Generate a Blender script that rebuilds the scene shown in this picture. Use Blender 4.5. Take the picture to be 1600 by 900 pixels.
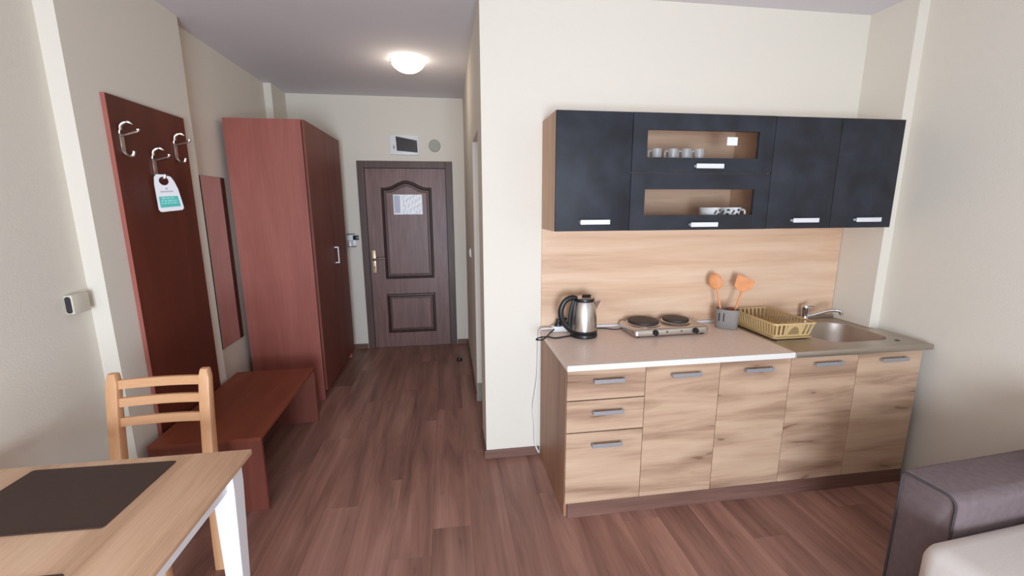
import bpy, bmesh, math, random
from mathutils import Vector, Matrix

random.seed(7)
S = bpy.context.scene
COL = S.collection
for o in list(bpy.data.objects):
    bpy.data.objects.remove(o)

# ------------------------------------------------------------------ camera
CAM = Vector((-0.5455, -2.4806, 1.5795))
YAW, PITCH, ROLL, FPX = 0.1477, 0.1891, -0.0041, 670.73
fw = Vector((math.sin(YAW) * math.cos(PITCH), math.cos(YAW) * math.cos(PITCH), -math.sin(PITCH)))
rt = Vector((math.cos(YAW), -math.sin(YAW), 0))
up = rt.cross(fw)
r2 = math.cos(ROLL) * rt + math.sin(ROLL) * up
u2 = -math.sin(ROLL) * rt + math.cos(ROLL) * up
cd = bpy.data.cameras.new('camera')
cd.sensor_width = 36
cd.lens = 36 * FPX / 1600
cd.clip_start = 0.02
cam = bpy.data.objects.new('camera', cd)
COL.objects.link(cam)
M = Matrix((r2, u2, -fw)).transposed().to_4x4()
M.translation = CAM
cam.matrix_world = M
S.camera = cam

# ------------------------------------------------------------------ world and light
S.view_settings.view_transform = 'Standard'
S.view_settings.look = 'None'
S.view_settings.gamma = 1
S.view_settings.use_curve_mapping = False
S.view_settings.exposure = -0.28
W = bpy.data.worlds.new('world')
S.world = W
W.use_nodes = True
bg = W.node_tree.nodes['Background']
bg.inputs[0].default_value = (0.75, 0.86, 1.0, 1)
bg.inputs[1].default_value = 1.0


def area_light(name, loc, rot, sx, sy, power, col):
    d = bpy.data.lights.new(name, 'AREA')
    d.shape = 'RECTANGLE'
    d.size, d.size_y = sx, sy
    d.energy = power
    d.color = col
    o = bpy.data.objects.new(name, d)
    COL.objects.link(o)
    o.location = loc
    o.rotation_euler = rot
    return o


# daylight entering through the balcony window behind the camera
area_light('window_daylight', (-0.5, -5.17, 1.0), (math.radians(90), 0, 0), 1.4, 1.5, 245, (0.80, 0.94, 1.10))

# ------------------------------------------------------------------ materials
def srgb(r, g, b):
    f = lambda c: (c / 255) / 12.92 if c / 255 <= 0.04045 else ((c / 255 + 0.055) / 1.055) ** 2.4
    return (f(r), f(g), f(b), 1)


def new_mat(name):
    m = bpy.data.materials.new(name)
    m.use_nodes = True
    nt = m.node_tree
    b = nt.nodes['Principled BSDF']
    return m, nt, b


def plain(name, col, rough=0.5, metal=0.0, bump=0.0, bscale=200, spec=0.5, vary=0.0, vscale=4):
    m, nt, b = new_mat(name)
    b.inputs['Base Color'].default_value = col
    b.inputs['Roughness'].default_value = rough
    b.inputs['Metallic'].default_value = metal
    b.inputs['Specular IOR Level'].default_value = spec
    tc = nt.nodes.new('ShaderNodeTexCoord')
    if vary:
        n = nt.nodes.new('ShaderNodeTexNoise')
        n.inputs['Scale'].default_value = vscale
        n.inputs['Detail'].default_value = 6
        nt.links.new(tc.outputs['Object'], n.inputs['Vector'])
        r = nt.nodes.new('ShaderNodeValToRGB')
        r.color_ramp.elements[0].position = 0.3
        r.color_ramp.elements[1].position = 0.7
        r.color_ramp.elements[0].color = tuple(c * (1 - vary) for c in col[:3]) + (1,)
        r.color_ramp.elements[1].color = tuple(min(1, c * (1 + vary)) for c in col[:3]) + (1,)
        nt.links.new(n.outputs[0], r.inputs[0])
        nt.links.new(r.outputs[0], b.inputs['Base Color'])
    if bump:
        n2 = nt.nodes.new('ShaderNodeTexNoise')
        n2.inputs['Scale'].default_value = bscale
        n2.inputs['Detail'].default_value = 3
        nt.links.new(tc.outputs['Object'], n2.inputs['Vector'])
        bp = nt.nodes.new('ShaderNodeBump')
        bp.inputs['Strength'].default_value = bump
        bp.inputs['Distance'].default_value = 0.002
        nt.links.new(n2.outputs[0], bp.inputs['Height'])
        nt.links.new(bp.outputs[0], b.inputs['Normal'])
    return m


def wood(name, dark, mid, light, axis='Z', scale=1.0, rough=0.45, contrast=1.0, knots=0.0, knotcol=None,
         tone=0.0, fine=0.35, spec=0.4, other='Z', hi=7.0):
    """Grain runs along `axis`; each object is shifted at random, and optionally toned."""
    m, nt, b = new_mat(name)
    N, L = nt.nodes, nt.links
    tc = N.new('ShaderNodeTexCoord')
    oi = N.new('ShaderNodeObjectInfo')
    mul = N.new('ShaderNodeVectorMath'); mul.operation = 'SCALE'
    comb = N.new('ShaderNodeCombineXYZ')
    for i in range(3):
        L.new(oi.outputs['Random'], comb.inputs[i])
    L.new(comb.outputs[0], mul.inputs[0]); mul.inputs['Scale'].default_value = 37.0
    add = N.new('ShaderNodeVectorMath'); add.operation = 'ADD'
    L.new(tc.outputs['Object'], add.inputs[0]); L.new(mul.outputs[0], add.inputs[1])

    def mapped(lo, hi):
        mp = N.new('ShaderNodeMapping')
        s = [hi * scale] * 3
        s['XYZ'.index(axis)] = lo * scale
        mp.inputs['Scale'].default_value = s
        L.new(add.outputs[0], mp.inputs['Vector'])
        return mp

    m1 = mapped(0.9, hi)
    n1 = N.new('ShaderNodeTexNoise')
    n1.inputs['Scale'].default_value = 1.0; n1.inputs['Detail'].default_value = 5
    n1.inputs['Roughness'].default_value = 0.6; n1.inputs['Distortion'].default_value = 0.6
    L.new(m1.outputs[0], n1.inputs['Vector'])
    m2 = mapped(4.0, 150.0)
    n2 = N.new('ShaderNodeTexNoise')
    n2.inputs['Scale'].default_value = 1.0; n2.inputs['Detail'].default_value = 3
    L.new(m2.outputs[0], n2.inputs['Vector'])
    mix = N.new('ShaderNodeMix'); mix.data_type = 'FLOAT'
    mix.inputs[0].default_value = fine
    L.new(n1.outputs[0], mix.inputs[2]); L.new(n2.outputs[0], mix.inputs[3])
    r = N.new('ShaderNodeValToRGB')
    e = r.color_ramp.elements
    w = 0.17 / contrast
    e[0].position = 0.5 - w; e[1].position = 0.5 + w
    e[0].color = dark; e[1].color = light
    k = e.new(0.5); k.color = mid
    L.new(mix.outputs[0], r.inputs[0])
    out = r.outputs[0]
    if knots:
        m3 = mapped(2.0, 9.0)
        nz = N.new('ShaderNodeTexNoise'); nz.inputs['Scale'].default_value = 1.5
        L.new(m3.outputs[0], nz.inputs['Vector'])
        ad = N.new('ShaderNodeVectorMath'); ad.operation = 'ADD'
        L.new(m3.outputs[0], ad.inputs[0]); L.new(nz.outputs[1], ad.inputs[1])
        sx = N.new('ShaderNodeSeparateXYZ'); L.new(ad.outputs[0], sx.inputs[0])
        cx = N.new('ShaderNodeCombineXYZ')
        L.new(sx.outputs['XYZ'.index(axis)], cx.inputs[0]); L.new(sx.outputs['XYZ'.index(other)], cx.inputs[1])
        v = N.new('ShaderNodeTexVoronoi'); v.voronoi_dimensions = '2D'; v.inputs['Scale'].default_value = 1.0
        L.new(cx.outputs[0], v.inputs['Vector'])
        rr = N.new('ShaderNodeValToRGB')
        rr.color_ramp.elements[0].position = 0.03; rr.color_ramp.elements[0].color = (1, 1, 1, 1)
        rr.color_ramp.elements[1].position = 0.42; rr.color_ramp.elements[1].color = (0, 0, 0, 1)
        q = rr.color_ramp.elements.new(0.075); q.color = (0.5, 0.5, 0.5, 1)
        L.new(v.outputs['Distance'], rr.inputs[0])
        sr = N.new('ShaderNodeSeparateXYZ'); L.new(v.outputs['Color'], sr.inputs[0])
        gt = N.new('ShaderNodeMath'); gt.operation = 'GREATER_THAN'; gt.inputs[1].default_value = 0.45
        L.new(sr.outputs[0], gt.inputs[0])
        mu = N.new('ShaderNodeMath'); mu.operation = 'MULTIPLY'
        L.new(rr.outputs[0], mu.inputs[0]); L.new(gt.outputs[0], mu.inputs[1])
        rr = mu
        sc = N.new('ShaderNodeMath'); sc.operation = 'MULTIPLY'; sc.inputs[1].default_value = knots
        L.new(rr.outputs[0], sc.inputs[0])
        mk_ = N.new('ShaderNodeMix'); mk_.data_type = 'RGBA'
        L.new(sc.outputs[0], mk_.inputs[0]); L.new(out, mk_.inputs[6])
        mk_.inputs[7].default_value = knotcol or dark
        out = mk_.outputs[2]
    if tone:
        hs = N.new('ShaderNodeHueSaturation')
        mr = N.new('ShaderNodeMapRange')
        mr.inputs['To Min'].default_value = 1 - tone; mr.inputs['To Max'].default_value = 1 + tone
        L.new(oi.outputs['Random'], mr.inputs['Value'])
        L.new(mr.outputs[0], hs.inputs['Value']); L.new(out, hs.inputs['Color'])
        out = hs.outputs[0]
    L.new(out, b.inputs['Base Color'])
    b.inputs['Roughness'].default_value = rough
    b.inputs['Specular IOR Level'].default_value = spec
    bp = N.new('ShaderNodeBump'); bp.inputs['Strength'].default_value = 0.08; bp.inputs['Distance'].default_value = 0.002
    L.new(n2.outputs[0], bp.inputs['Height']); L.new(bp.outputs[0], b.inputs['Normal'])
    return m


def thin_glass(name, tint=(0.97, 0.98, 0.97, 1), gloss=0.12):
    m = bpy.data.materials.new(name); m.use_nodes = True
    nt = m.node_tree; nt.nodes.clear()
    o = nt.nodes.new('ShaderNodeOutputMaterial')
    t = nt.nodes.new('ShaderNodeBsdfTransparent'); t.inputs[0].default_value = tint
    g = nt.nodes.new('ShaderNodeBsdfGlossy'); g.inputs['Roughness'].default_value = 0.03
    f = nt.nodes.new('ShaderNodeLayerWeight'); f.inputs[0].default_value = gloss
    mx = nt.nodes.new('ShaderNodeMixShader')
    nt.links.new(f.outputs['Fresnel'], mx.inputs[0])
    nt.links.new(t.outputs[0], mx.inputs[1]); nt.links.new(g.outputs[0], mx.inputs[2])
    nt.links.new(mx.outputs[0], o.inputs[0])
    return m


def emit(name, col, s):
    m, nt, b = new_mat(name)
    b.inputs['Base Color'].default_value = col
    b.inputs['Emission Color'].default_value = col
    b.inputs['Emission Strength'].default_value = s
    return m


MAT = {}
MAT['wall'] = plain('cream_wall_paint', srgb(228, 220, 206), 0.85, bump=0.25, bscale=160, spec=0.2)
MAT['ceiling'] = plain('white_ceiling_paint', srgb(224, 219, 222), 0.9, spec=0.1)
MAT['plank'] = wood('laminate_plank', srgb(114, 80, 69), srgb(152, 110, 96), srgb(180, 136, 119), 'Y', 0.8, 0.42, 0.85,
                    knots=0.35, knotcol=srgb(70, 46, 41), tone=0.12, fine=0.15, other='X', hi=11)
MAT['joint'] = plain('dark_floor_joint', srgb(84, 58, 50), 0.8)
MAT['base'] = wood('brown_skirting', srgb(98, 70, 61), srgb(118, 86, 75), srgb(134, 100, 88), 'X', 1.2, 0.45)
MAT['basey'] = wood('brown_skirting_along', srgb(98, 70, 61), srgb(118, 86, 75), srgb(134, 100, 88), 'Y', 1.2, 0.45)
MAT['cherry'] = wood('cherry_veneer', srgb(146, 80, 68), srgb(162, 93, 81), srgb(176, 106, 94), 'Z', 0.8, 0.5, 0.8, fine=0.2)
MAT['cherry_y'] = wood('cherry_veneer_along', srgb(118, 58, 38), srgb(134, 68, 46), srgb(148, 80, 57), 'Y', 0.8, 0.5, 0.8, fine=0.2)
MAT['cherry_leg'] = wood('dark_cherry_leg', srgb(104, 52, 40), srgb(118, 62, 49), srgb(130, 72, 58), 'Z', 0.8, 0.5, 0.8, fine=0.2)
MAT['cherry_shaded'] = wood('shaded_cherry_board', srgb(84, 36, 23), srgb(97, 43, 29), srgb(108, 51, 35), 'Z', 0.8, 0.5, 0.8, fine=0.2)  # cherry with the grazing-light shade of the board face put into its colour
MAT['doorwood'] = wood('dark_ash_door', srgb(98, 67, 62), srgb(119, 86, 80), srgb(142, 107, 99), 'Z', 1.0, 0.4, 1.1, fine=0.5)
MAT['doorframe'] = wood('brown_door_frame', srgb(74, 54, 48), srgb(90, 68, 61), srgb(108, 84, 76), 'Z', 1.0, 0.45)
MAT['doordark'] = wood('dark_moulding', srgb(48, 30, 26), srgb(62, 40, 34), srgb(76, 52, 45), 'Z', 1.0, 0.4)
MAT['oak'] = wood('knotty_oak_front', srgb(142, 110, 88), srgb(190, 157, 130), srgb(204, 174, 146), 'X', 1.0, 0.5, 0.95,
                  knots=0.8, knotcol=srgb(112, 76, 56), fine=0.14, hi=9)
MAT['oakside'] = wood('brown_oak_side', srgb(136, 98, 76), srgb(160, 118, 92), srgb(178, 136, 108), 'Z', 1.0, 0.5, 0.9)
MAT['splash'] = wood('pale_oak_backsplash', srgb(196, 158, 128), srgb(220, 184, 154), srgb(230, 202, 174), 'X', 0.9, 0.45, 0.9, fine=0.15, hi=9)
MAT['uside'] = wood('oak_upper_side', srgb(176, 138, 108), srgb(192, 152, 120), srgb(206, 168, 136), 'Z', 1.0, 0.5)
MAT['inner'] = wood('cabinet_inner_oak', srgb(206, 168, 138), srgb(220, 183, 153), srgb(230, 196, 166), 'X', 1.0, 0.6)
MAT['tabletop'] = wood('pale_oak_tabletop', srgb(200, 158, 126), srgb(230, 190, 156), srgb(240, 208, 176), 'Y', 1.0, 0.4, 0.9,
                       knots=0.25, knotcol=srgb(160, 120, 90), fine=0.25, other='X')
MAT['beech'] = wood('orange_beech', srgb(204, 150, 106), srgb(220, 168, 124), srgb(230, 182, 140), 'Z', 1.0, 0.4, 0.7, fine=0.3)
MAT['beechx'] = wood('orange_beech_slat', srgb(204, 150, 106), srgb(220, 168, 124), srgb(230, 182, 140), 'X', 1.0, 0.4, 0.7, fine=0.3)
MAT['slate'] = plain('charcoal_slate_laminate', srgb(31, 34, 43), 0.6, vary=0.5, vscale=9, bump=0.15, bscale=60)
MAT['blackedge'] = plain('black_edge', srgb(22, 22, 25), 0.5)
MAT['worktop'] = plain('beige_worktop', srgb(234, 212, 196), 0.35, vary=0.05, vscale=60)
MAT['whiteedge'] = plain('white_edge_band', srgb(226, 222, 214), 0.4)
MAT['steel'] = plain('brushed_steel', srgb(205, 200, 195), 0.27, 1.0)
MAT['sinksteel'] = plain('linen_sink_steel', srgb(186, 176, 166), 0.36, 1.0, bump=0.3, bscale=500)
MAT['chrome'] = plain('chrome', srgb(225, 225, 228), 0.1, 1.0)
MAT['nickel'] = plain('satin_nickel', srgb(205, 194, 184), 0.3, 1.0)
MAT['greyhandle'] = plain('grey_satin_handle', srgb(162, 160, 162), 0.4, 0.35)
MAT['alu'] = plain('pale_aluminium_handle', srgb(232, 232, 236), 0.45, 0.2)
MAT['black'] = plain('black_plastic', srgb(24, 24, 26), 0.35)
MAT['iron'] = plain('cast_iron_plate', srgb(46, 38, 36), 0.55, bump=0.2, bscale=300)
MAT['white'] = plain('white_plastic', srgb(236, 236, 236), 0.4)
MAT['whitepaint'] = plain('white_lacquer', srgb(236, 236, 238), 0.35)
MAT['cream'] = plain('cream_plastic', srgb(214, 206, 188), 0.4)
MAT['greyplastic'] = plain('grey_plastic', srgb(142, 136, 130), 0.45)
MAT['tan'] = plain('tan_plastic', srgb(202, 172, 122), 0.45)
MAT['orangewood'] = plain('orange_utensil', srgb(226, 150, 96), 0.5, vary=0.1, vscale=30)
MAT['mat'] = plain('dark_brown_placemat', srgb(70, 50, 41), 0.75, bump=0.5, bscale=600)
MAT['sofa'] = plain('mauve_grey_fabric', srgb(122, 107, 107), 0.95, bump=0.6, bscale=700, spec=0.1, vary=0.08, vscale=40)
MAT['piping'] = plain('dark_grey_piping', srgb(76, 68, 70), 0.9)
MAT['creamfabric'] = plain('cream_fabric', srgb(224, 216, 208), 0.95, bump=0.3, bscale=500, spec=0.1)
MAT['mirror'] = plain('mirror_silver', srgb(225, 222, 220), 0.02, 1.0)
MAT['glass'] = thin_glass('clear_pane', (0.93, 0.93, 0.93, 1), 0.15)
MAT['cup'] = plain('clear_cup_glass', (0.96, 0.96, 0.96, 1), 0.06)
MAT['cup'].node_tree.nodes['Principled BSDF'].inputs['Transmission Weight'].default_value = 0.72
MAT['cup'].node_tree.nodes['Principled BSDF'].inputs['IOR'].default_value = 1.3
MAT['porcelain'] = plain('white_porcelain', srgb(236, 234, 230), 0.2)
MAT['print'] = plain('dark_print', srgb(50, 46, 50), 0.5)
MAT['smoke'] = plain('smoked_cover', srgb(62, 58, 58), 0.15)
MAT['paper'] = plain('white_paper', srgb(252, 252, 255), 0.3, bump=0.6, bscale=40)
MAT['bluepaper'] = plain('grey_blue_print', srgb(188, 188, 206), 0.4)
MAT['teal'] = plain('teal_print', srgb(88, 192, 182), 0.5)
MAT['paleteal'] = plain('pale_teal_print', srgb(160, 226, 218), 0.5)
MAT['greyprint'] = plain('pale_grey_print', srgb(196, 190, 200), 0.5)
MAT['tagwhite'] = plain('white_card', srgb(240, 238, 240), 0.45)
MAT['brass'] = plain('worn_brass_plate', srgb(216, 190, 158), 0.35, 0.4)
MAT['ventgrey'] = plain('grey_vent_plastic', srgb(172, 170, 158), 0.6)
MAT['tilegrey'] = plain('grey_threshold', srgb(150, 142, 132), 0.6)
MAT['lamp'] = emit('lit_frosted_glass', (1.0, 0.94, 0.82, 1), 7.0)
MAT['winframe'] = plain('white_window_frame', srgb(235, 235, 235), 0.4)

# ------------------------------------------------------------------ mesh helpers
def bx(bm, x0, x1, y0, y1, z0, z1, bev=0.0, seg=2):
    vs = [bm.verts.new((x, y, z)) for x in (x0, x1) for y in (y0, y1) for z in (z0, z1)]
    idx = [(0, 1, 3, 2), (4, 6, 7, 5), (0, 4, 5, 1), (2, 3, 7, 6), (0, 2, 6, 4), (1, 5, 7, 3)]
    fs = [bm.faces.new([vs[i] for i in q]) for q in idx]
    if bev > 0:
        es = list({e for f in fs for e in f.edges})
        bmesh.ops.bevel(bm, geom=es, offset=bev, segments=seg, profile=0.5, affect='EDGES')
    return vs


def prism(bm, pts, h0, h1, plane='XY'):
    """extrude a polygon; plane XY -> along Z, XZ -> along Y, YZ -> along X"""
    def P(a, b, h):
        return {'XY': (a, b, h), 'XZ': (a, h, b), 'YZ': (h, a, b)}[plane]
    lo = [bm.verts.new(P(a, b, h0)) for a, b in pts]
    hi = [bm.verts.new(P(a, b, h1)) for a, b in pts]
    n = len(pts)
    bm.faces.new(lo); bm.faces.new(list(reversed(hi)))
    for i in range(n):
        bm.faces.new((lo[i], hi[i], hi[(i + 1) % n], lo[(i + 1) % n]))


def smooth_path(pts, k=6):
    P = [Vector(p) for p in pts]
    out = []
    for i in range(len(P) - 1):
        p0 = P[max(i - 1, 0)]; p1 = P[i]; p2 = P[i + 1]; p3 = P[min(i + 2, len(P) - 1)]
        for j in range(k):
            t = j / k
            out.append(0.5 * ((2 * p1) + (p2 - p0) * t + (2 * p0 - 5 * p1 + 4 * p2 - p3) * t * t
                              + (3 * p1 - p0 - 3 * p2 + p3) * t ** 3))
    out.append(P[-1])
    return out


def tube(bm, pts, r, seg=8, closed=False, flat=1.0):
    """sweep; r number or list; flat<1 squashes the section in its second axis"""
    P = [Vector(p) for p in pts]
    n = len(P)
    rings = []
    ref = None
    for i in range(n):
        a = P[(i - 1) % n] if (closed or i > 0) else P[i]
        c = P[(i + 1) % n] if (closed or i < n - 1) else P[i]
        t = (c - a).normalized()
        if ref is None:
            ref = Vector((0, 0, 1)) if abs(t.z) < 0.9 else Vector((1, 0, 0))
        u = (ref - t * ref.dot(t))
        if u.length < 1e-6:
            u = t.orthogonal()
        u.normalize(); v = t.cross(u); ref = u
        rr = r[i] if isinstance(r, (list, tuple)) else r
        rings.append([bm.verts.new(P[i] + u * rr * math.cos(q) + v * rr * flat * math.sin(q))
                      for q in [2 * math.pi * j / seg for j in range(seg)]])
    m = n if closed else n - 1
    for i in range(m):
        A, B = rings[i], rings[(i + 1) % n]
        for j in range(seg):
            bm.faces.new((A[j], B[j], B[(j + 1) % seg], A[(j + 1) % seg]))
    if not closed:
        bm.faces.new(list(reversed(rings[0]))); bm.faces.new(rings[-1])


def lathe(bm, prof, cx, cy, seg=32, sx=1.0, sy=1.0, cap=True):
    rings = []
    for r, z in prof:
        rings.append([bm.verts.new((cx + r * sx * math.cos(2 * math.pi * j / seg), cy + r * sy * math.sin(2 * math.pi * j / seg), z))
                      for j in range(seg)])
    for A, B in zip(rings, rings[1:]):
        for j in range(seg):
            bm.faces.new((A[j], A[(j + 1) % seg], B[(j + 1) % seg], B[j]))
    if cap:
        if prof[0][0] > 1e-5: bm.faces.new(list(reversed(rings[0])))
        if prof[-1][0] > 1e-5: bm.faces.new(rings[-1])


def loft(bm, loops, cap0=False, cap1=False):
    R = [[bm.verts.new(p) for p in L] for L in loops]
    n = len(R[0])
    for A, B in zip(R, R[1:]):
        for j in range(n):
            bm.faces.new((A[j], A[(j + 1) % n], B[(j + 1) % n], B[j]))
    if cap0: bm.faces.new(list(reversed(R[0])))
    if cap1: bm.faces.new(R[-1])


def rrect(x0, x1, y0, y1, r, k=6):
    """rounded rectangle, 4*(k+1) points, counter-clockwise"""
    out = []
    for cx, cy, a0 in ((x1 - r, y1 - r, 0), (x0 + r, y1 - r, 90), (x0 + r, y0 + r, 180), (x1 - r, y0 + r, 270)):
        for i in range(k + 1):
            a = math.radians(a0 + 90 * i / k)
            out.append((cx + r * math.cos(a), cy + r * math.sin(a)))
    return out


def mk(name, bm, mat, parent=None, smooth=False, bevel=0.0, loc=None):
    bmesh.ops.recalc_face_normals(bm, faces=bm.faces[:])
    me = bpy.data.meshes.new(name)
    bm.to_mesh(me); bm.free()
    me.materials.append(MAT[mat] if isinstance(mat, str) else mat)
    if smooth:
        for p in me.polygons: p.use_smooth = len(p.vertices) < 7
        try:
            me.set_sharp_from_angle(angle=math.radians(40))
        except Exception:
            pass
    o = bpy.data.objects.new(name, me)
    COL.objects.link(o)
    if parent is not None:
        o.parent = parent
    if loc: o.location = loc
    if bevel:
        md = o.modifiers.new('bevel', 'BEVEL'); md.width = bevel; md.segments = 2; md.limit_method = 'ANGLE'
    return o


def box(name, mat, dims, parent=None, bev=0.0):
    bm = bmesh.new(); bx(bm, *dims, bev=bev)
    return mk(name, bm, mat, parent, smooth=bev > 0)


def tag(o, label, cat, group=None, kind=None):
    o['label'] = label; o['category'] = cat
    if group: o['group'] = group
    if kind: o['kind'] = kind
    return o


def thing(name, label, cat, loc=(0, 0, 0), rotz=0.0, group=None, kind=None):
    o = bpy.data.objects.new(name, None)
    o.empty_display_size = 0.1
    COL.objects.link(o)
    o.location = loc; o.rotation_euler = (0, 0, rotz)
    return tag(o, label, cat, group, kind)


# ------------------------------------------------------------------ dimensions
H = 2.691
D = 2.363            # far wall of the corridor
XW = -0.344          # right side of the corridor
XA, XB, XC, XP = -2.165, -2.09, -2.165, -2.10
YB = -5.2           # back wall
XR, XRP = 2.07, 2.004

# ------------------------------------------------------------------ setting
floor = box('floor', 'joint', (-2.4, 2.3, YB - .15, D + .15, -0.06, -0.008))
tag(floor, 'brown laminate plank floor running down the corridor', 'floor', kind='structure')
PW, PL = 0.192, 1.285
plank_meshes = {}
row = 0
x = -2.2
while x < 2.09:
    off = (row * 0.43 + (0.17 if row % 2 else 0.0) + random.uniform(-.1, .1)) % PL
    y = YB - PL + off
    while y < D + .14:
        y0, y1 = max(y, YB), min(y + PL, D + .14)
        if y1 - y0 > 0.02:
            ln = round(y1 - y0, 3)
            if ln not in plank_meshes:
                bm = bmesh.new(); bx(bm, -PW / 2 + .0003, PW / 2 - .0003, -ln / 2 + .0003, ln / 2 - .0003, -0.008, 0.0)
                # slight chamfer on the upper edges
                es = [e for e in bm.edges if all(abs(v.co.z) < 1e-6 for v in e.verts)]
                bmesh.ops.bevel(bm, geom=es, offset=0.0005, segments=1, affect='EDGES')
                bmesh.ops.recalc_face_normals(bm, faces=bm.faces[:])
                me = bpy.data.meshes.new('floor_plank'); bm.to_mesh(me); bm.free()
                me.materials.append(MAT['plank']); plank_meshes[ln] = me
            p = bpy.data.objects.new('floor_plank', plank_meshes[ln]); COL.objects.link(p)
            p.parent = floor; p.location = (x + PW / 2, (y0 + y1) / 2, 0)
        y += PL
    x += PW; row += 1

tag(box('ceiling', 'ceiling', (-2.4, 2.3, YB - .15, D + .15, H, H + .1)), 'white ceiling over kitchen and corridor', 'ceiling', kind='structure')

bm = bmesh.new()
bx(bm, -2.4, XA, YB, D, 0, H)
tag(mk('wall_left', bm, 'wall'), 'cream painted left wall behind table, bench and wardrobe', 'wall', kind='structure')
tag(box('trim_2', 'wall', (XA + .0001, XB, -.31, .58, 0, H)), 'wide shallow cream pillar carrying the coat board', 'pillar', kind='structure')
tag(box('trim_3', 'wall', (XA + .0001, XP, 2.0, D, 0, H)), 'narrow cream pillar in corner behind the wardrobe', 'pillar', kind='structure')
bm = bmesh.new()
bx(bm, XR, 2.3, YB, 0, 0, H)
tag(mk('wall_right', bm, 'wall'), 'cream painted right wall behind the sofa', 'wall', kind='structure')
tag(box('trim_4', 'wall', (XRP, XR - .0001, -.28, 0, 0, H)), 'shallow cream corner pillar at right end of kitchen', 'pillar', kind='structure')
tag(box('wall_kitchen', 'wall', (XW, 2.3, 0, .12, 0, H)), 'bright cream wall behind the kitchen units', 'wall', kind='structure')
OY0, OY1, OZ = 0.285, 0.83, 2.041
bm = bmesh.new()
bx(bm, XW, -.22, .12, OY0, 0, H); bx(bm, XW, -.22, OY1, D, 0, H); bx(bm, XW, -.22, OY0, OY1, OZ, H)
tag(mk('wall_corridor', bm, 'wall'), 'cream corridor wall with doorway opening on the right', 'wall', kind='structure')
FX0, FX1, FH = -1.464, -0.474, 2.049
bm = bmesh.new()
bx(bm, -2.4, FX0 + .03, D, D + .15, 0, H); bx(bm, FX1 - .03, -.22, D, D + .15, 0, H); bx(bm, FX0 + .03, FX1 - .03, D, D + .15, FH - .03, H)
tag(mk('wall_far', bm, 'wall'), 'cream end wall of corridor around the entrance door', 'wall', kind='structure')
# back wall with balcony window
wx0, wx1, wz0, wz1 = -1.3, 0.3, 0.12, 1.9
bm = bmesh.new()
bx(bm, -2.4, wx0, YB - .15, YB, 0, H); bx(bm, wx1, 2.3, YB - .15, YB, 0, H)
bx(bm, wx0, wx1, YB - .15, YB, wz1, H); bx(bm, wx0, wx1, YB - .15, YB, 0, wz0)
tag(mk('wall_back', bm, 'wall'), 'cream wall with wide window facing the kitchen', 'wall', kind='structure')
win = thing('window_1', 'wide white framed window opposite the kitchen', 'window', (0, 0, 0), kind='structure')
bm = bmesh.new()
for a in (wx0, (wx0 + wx1) / 2 - .03, wx1 - .06): bx(bm, a, a + .06, YB - .11, YB - .05, wz0, wz1)
for a in (wz0, wz1 - .06): bx(bm, wx0 + .06, wx1 - .06, YB - .11, YB - .05, a, a + .06)
mk('window_frame', bm, 'winframe', win)
for a, b in ((wx0 + .06, (wx0 + wx1) / 2 - .03), ((wx0 + wx1) / 2 + .03, wx1 - .06)):
    box('pane', 'glass', (a, b, YB - .084, YB - .078, wz0 + .06, wz1 - .06), win)

# skirting boards
BH, BT = 0.058, 0.014
def skirting(name, label, segs):
    bm = bmesh.new()
    for s in segs: bx(bm, *s, 0.0005, BH)
    ax = 'base' if abs(segs[0][1] - segs[0][0]) > abs(segs[0][3] - segs[0][2]) else 'basey'
    tag(mk(name, bm, ax, bevel=0.003), label, 'skirting', kind='structure')
skirting('baseboard_kitchen', 'brown skirting under the bright wall left of drawers', [(XW - BT, -.004, -BT, -.0005)])
skirting('baseboard_corridor', 'brown skirting along corridor wall below the light switch', [(XW - BT, XW - .0005, 0, OY0), (XW - BT, XW - .0005, OY1, D - .0005)])
skirting('baseboard_far', 'brown skirting on both sides of entrance door', [(-2.09, FX0 - .005, D - BT, D - .0005), (FX1 + .005, XW - BT - .001, D - BT, D - .0005)])
skirting('baseboard_left', 'brown skirting along left wall below coat board', [(XA + .0005, XA + BT, YB, -.325), (XB + .0005, XB + BT, -.31, .58), (XC + .0005, XC + BT, .58, 1.99)])
skirting('baseboard_right', 'brown skirting along right wall behind the sofa', [(XR - BT, XR - .0005, YB, -.625)])

# ------------------------------------------------------------------ entrance door
door = thing('door_1', 'dark brown panelled entrance door with arched panel in wooden frame', 'door', (0, 0, 0), kind='structure')
bm = bmesh.new()
FW = 0.072
bx(bm, FX0, FX0 + FW, D - .018, D + .10, 0, FH); bx(bm, FX1 - FW, FX1, D - .018, D + .10, 0, FH)
bx(bm, FX0 + FW, FX1 - FW, D - .018, D + .10, FH - FW, FH)
mk('door_frame', bm, 'doorframe', door, bevel=0.004)
LX0, LX1, LZ1 = FX0 + FW + .006, FX1 - FW - .006, FH - FW - .006
leaf = box('door_leaf', 'doorwood', (LX0, LX1, D - .006, D + .04, .006, LZ1), door)
bm = bmesh.new()
bx(bm, FX0 + FW, LX0, D + .002, D + .05, 0.006, FH - FW); bx(bm, LX1, FX1 - FW, D + .002, D + .05, 0.006, FH - FW)
bx(bm, LX0, LX1, D + .002, D + .05, LZ1, FH - FW)
mk('rebate', bm, 'blackedge', door)
cxd = (LX0 + LX1) / 2
def arch_outline(x0, x1, z0, z1, rise, n=18):
    pts = [(x0, z0), (x1, z0)]
    for i in range(n + 1):
        t = i / n
        xx = x1 + (x0 - x1) * t
        s = abs(2 * t - 1)
        zz = z1 + rise * (0.5 + 0.5 * math.cos(math.pi * min(1, s / 0.85)))
        pts.append((xx, zz))
    return pts
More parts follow.
